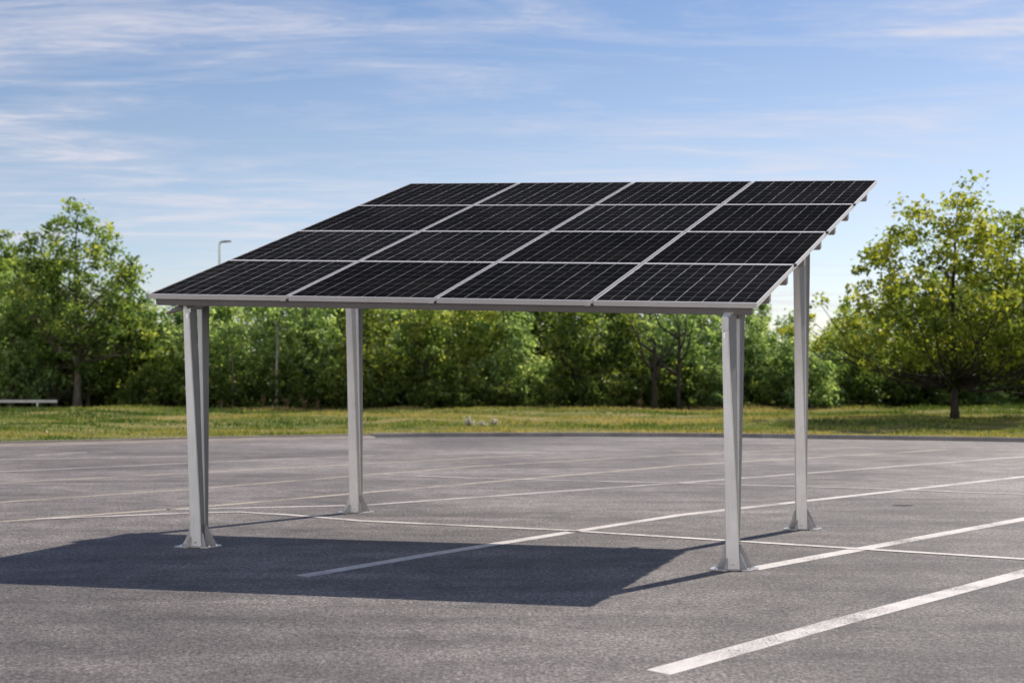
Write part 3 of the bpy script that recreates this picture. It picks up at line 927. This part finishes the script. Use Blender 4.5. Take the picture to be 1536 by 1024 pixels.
w = WNT()
sky = wt.nodes.new('ShaderNodeTexSky'); sky.sky_type = 'NISHITA'; sky.sun_disc = False
sky.sun_elevation = SUN_EL; sky.sun_rotation = SUN_AZ
sky.altitude = 300; sky.air_density = 1.0; sky.dust_density = 0.6; sky.ozone_density = 2.5
g = w.coord('Generated')
sx = w.n('SeparateXYZ', Vector=g)
den = w.math('ADD', w.math('MAXIMUM', sx.outputs[2], 0.0), 0.035)
px_ = w.math('DIVIDE', sx.outputs[0], den); py_ = w.math('DIVIDE', sx.outputs[1], den)
cv = w.n('CombineXYZ', X=w.math('ADD', px_, 7.3), Y=w.math('ADD', py_, 3.1), Z=0.0).outputs[0]
streak = w.noise(w.mapped(cv, (0.52, 1.25, 1), (0, 0, 0.12)), 1.5, 9, 0.60, 0.8)
veil = w.noise(w.mapped(cv, (0.22, 0.34, 1), (0, 0, -0.1)), 1.0, 4, 0.55, 0.4)
wisp = w.noise(w.mapped(cv, (1.5, 5.0, 1), (0, 0, 0.18)), 2.4, 8, 0.70, 1.3)
m_ = w.math('ADD', w.math('MULTIPLY', streak, 0.56), w.math('ADD', w.math('MULTIPLY', veil, 0.32), w.math('MULTIPLY', wisp, 0.18)))
cloud = w.ramp(m_, [(0.495, 0.0), (0.565, 0.28), (0.645, 1.0)])
# unseen bright cloud bank added behind the camera to fill shaded fronts
fill_cloud = w.noise(w.mapped(g, (1.0, 1.0, 1.7)), 3.2, 6, 0.58, 0.3)
pm = w.ramp(fill_cloud, [(0.40, 0.0), (0.50, 1.0)])
pm = w.math('MULTIPLY', pm, w.ramp(sx.outputs[2], [(0.0, 0.9), (0.36, 0.9), (0.62, 0.0)]))
pm = w.math('MULTIPLY', pm, w.ramp(w.math('MULTIPLY', sx.outputs[1], -1.0), [(0.10, 0.0), (0.32, 1.0)]))
# the blue deepens away from the horizon; haze near it
el = sx.outputs[2]
tintc = w.ramp(w.math('MAXIMUM', el, 0.0), [(0.0, (1.02, 1.0, 1.10)), (0.16, (1.02, 0.92, 0.91)), (0.30, (0.72, 0.78, 0.88)), (0.6, (0.40, 0.52, 0.78)), (1.0, (0.38, 0.5, 0.76))])
skyc = w.mix(1.0, sky.outputs[0], tintc, 'MULTIPLY')
skyc = w.mix(w.math('MULTIPLY', cloud, 0.70), skyc, (6.55, 6.4, 6.95))
skyc = w.mix(pm, skyc, (13.5, 12.9, 12.2))
bg = wt.nodes.new('ShaderNodeBackground'); wt.links.new(skyc, bg.inputs[0]); bg.inputs[1].default_value = 0.12
wo = wt.nodes.new('ShaderNodeOutputWorld'); wt.links.new(bg.outputs[0], wo.inputs[0])

ld = bpy.data.lights.new('sun', 'SUN'); ld.energy = 5.0; ld.angle = R(0.55); ld.color = (1.0, 0.925, 0.84)
lo = bpy.data.objects.new('sun', ld); COL.objects.link(lo)
lo.rotation_euler = (-SUN_DIR).to_track_quat('-Z', 'Y').to_euler(); lo.location = SUN_DIR * 60

cd = bpy.data.cameras.new('camera'); cam = bpy.data.objects.new('camera', cd); COL.objects.link(cam)
cam.location = (0, 0, CH); cam.rotation_euler = (R(90), 0, 0)
cd.sensor_width = 36.0; cd.lens = F / 1536 * 36.0; cd.shift_y = (HY - 512) / 1536
cd.clip_start = 0.1; cd.clip_end = 6000
cd.dof.use_dof = True; cd.dof.focus_distance = 12.5; cd.dof.aperture_fstop = 1.7
scene.camera = cam

scene.view_settings.view_transform = 'Standard'; scene.view_settings.look = 'None'
scene.view_settings.exposure = 0; scene.view_settings.gamma = 1
scene.cycles.max_bounces = 9; scene.cycles.diffuse_bounces = 7; scene.cycles.transmission_bounces = 7; scene.cycles.transparent_max_bounces = 4
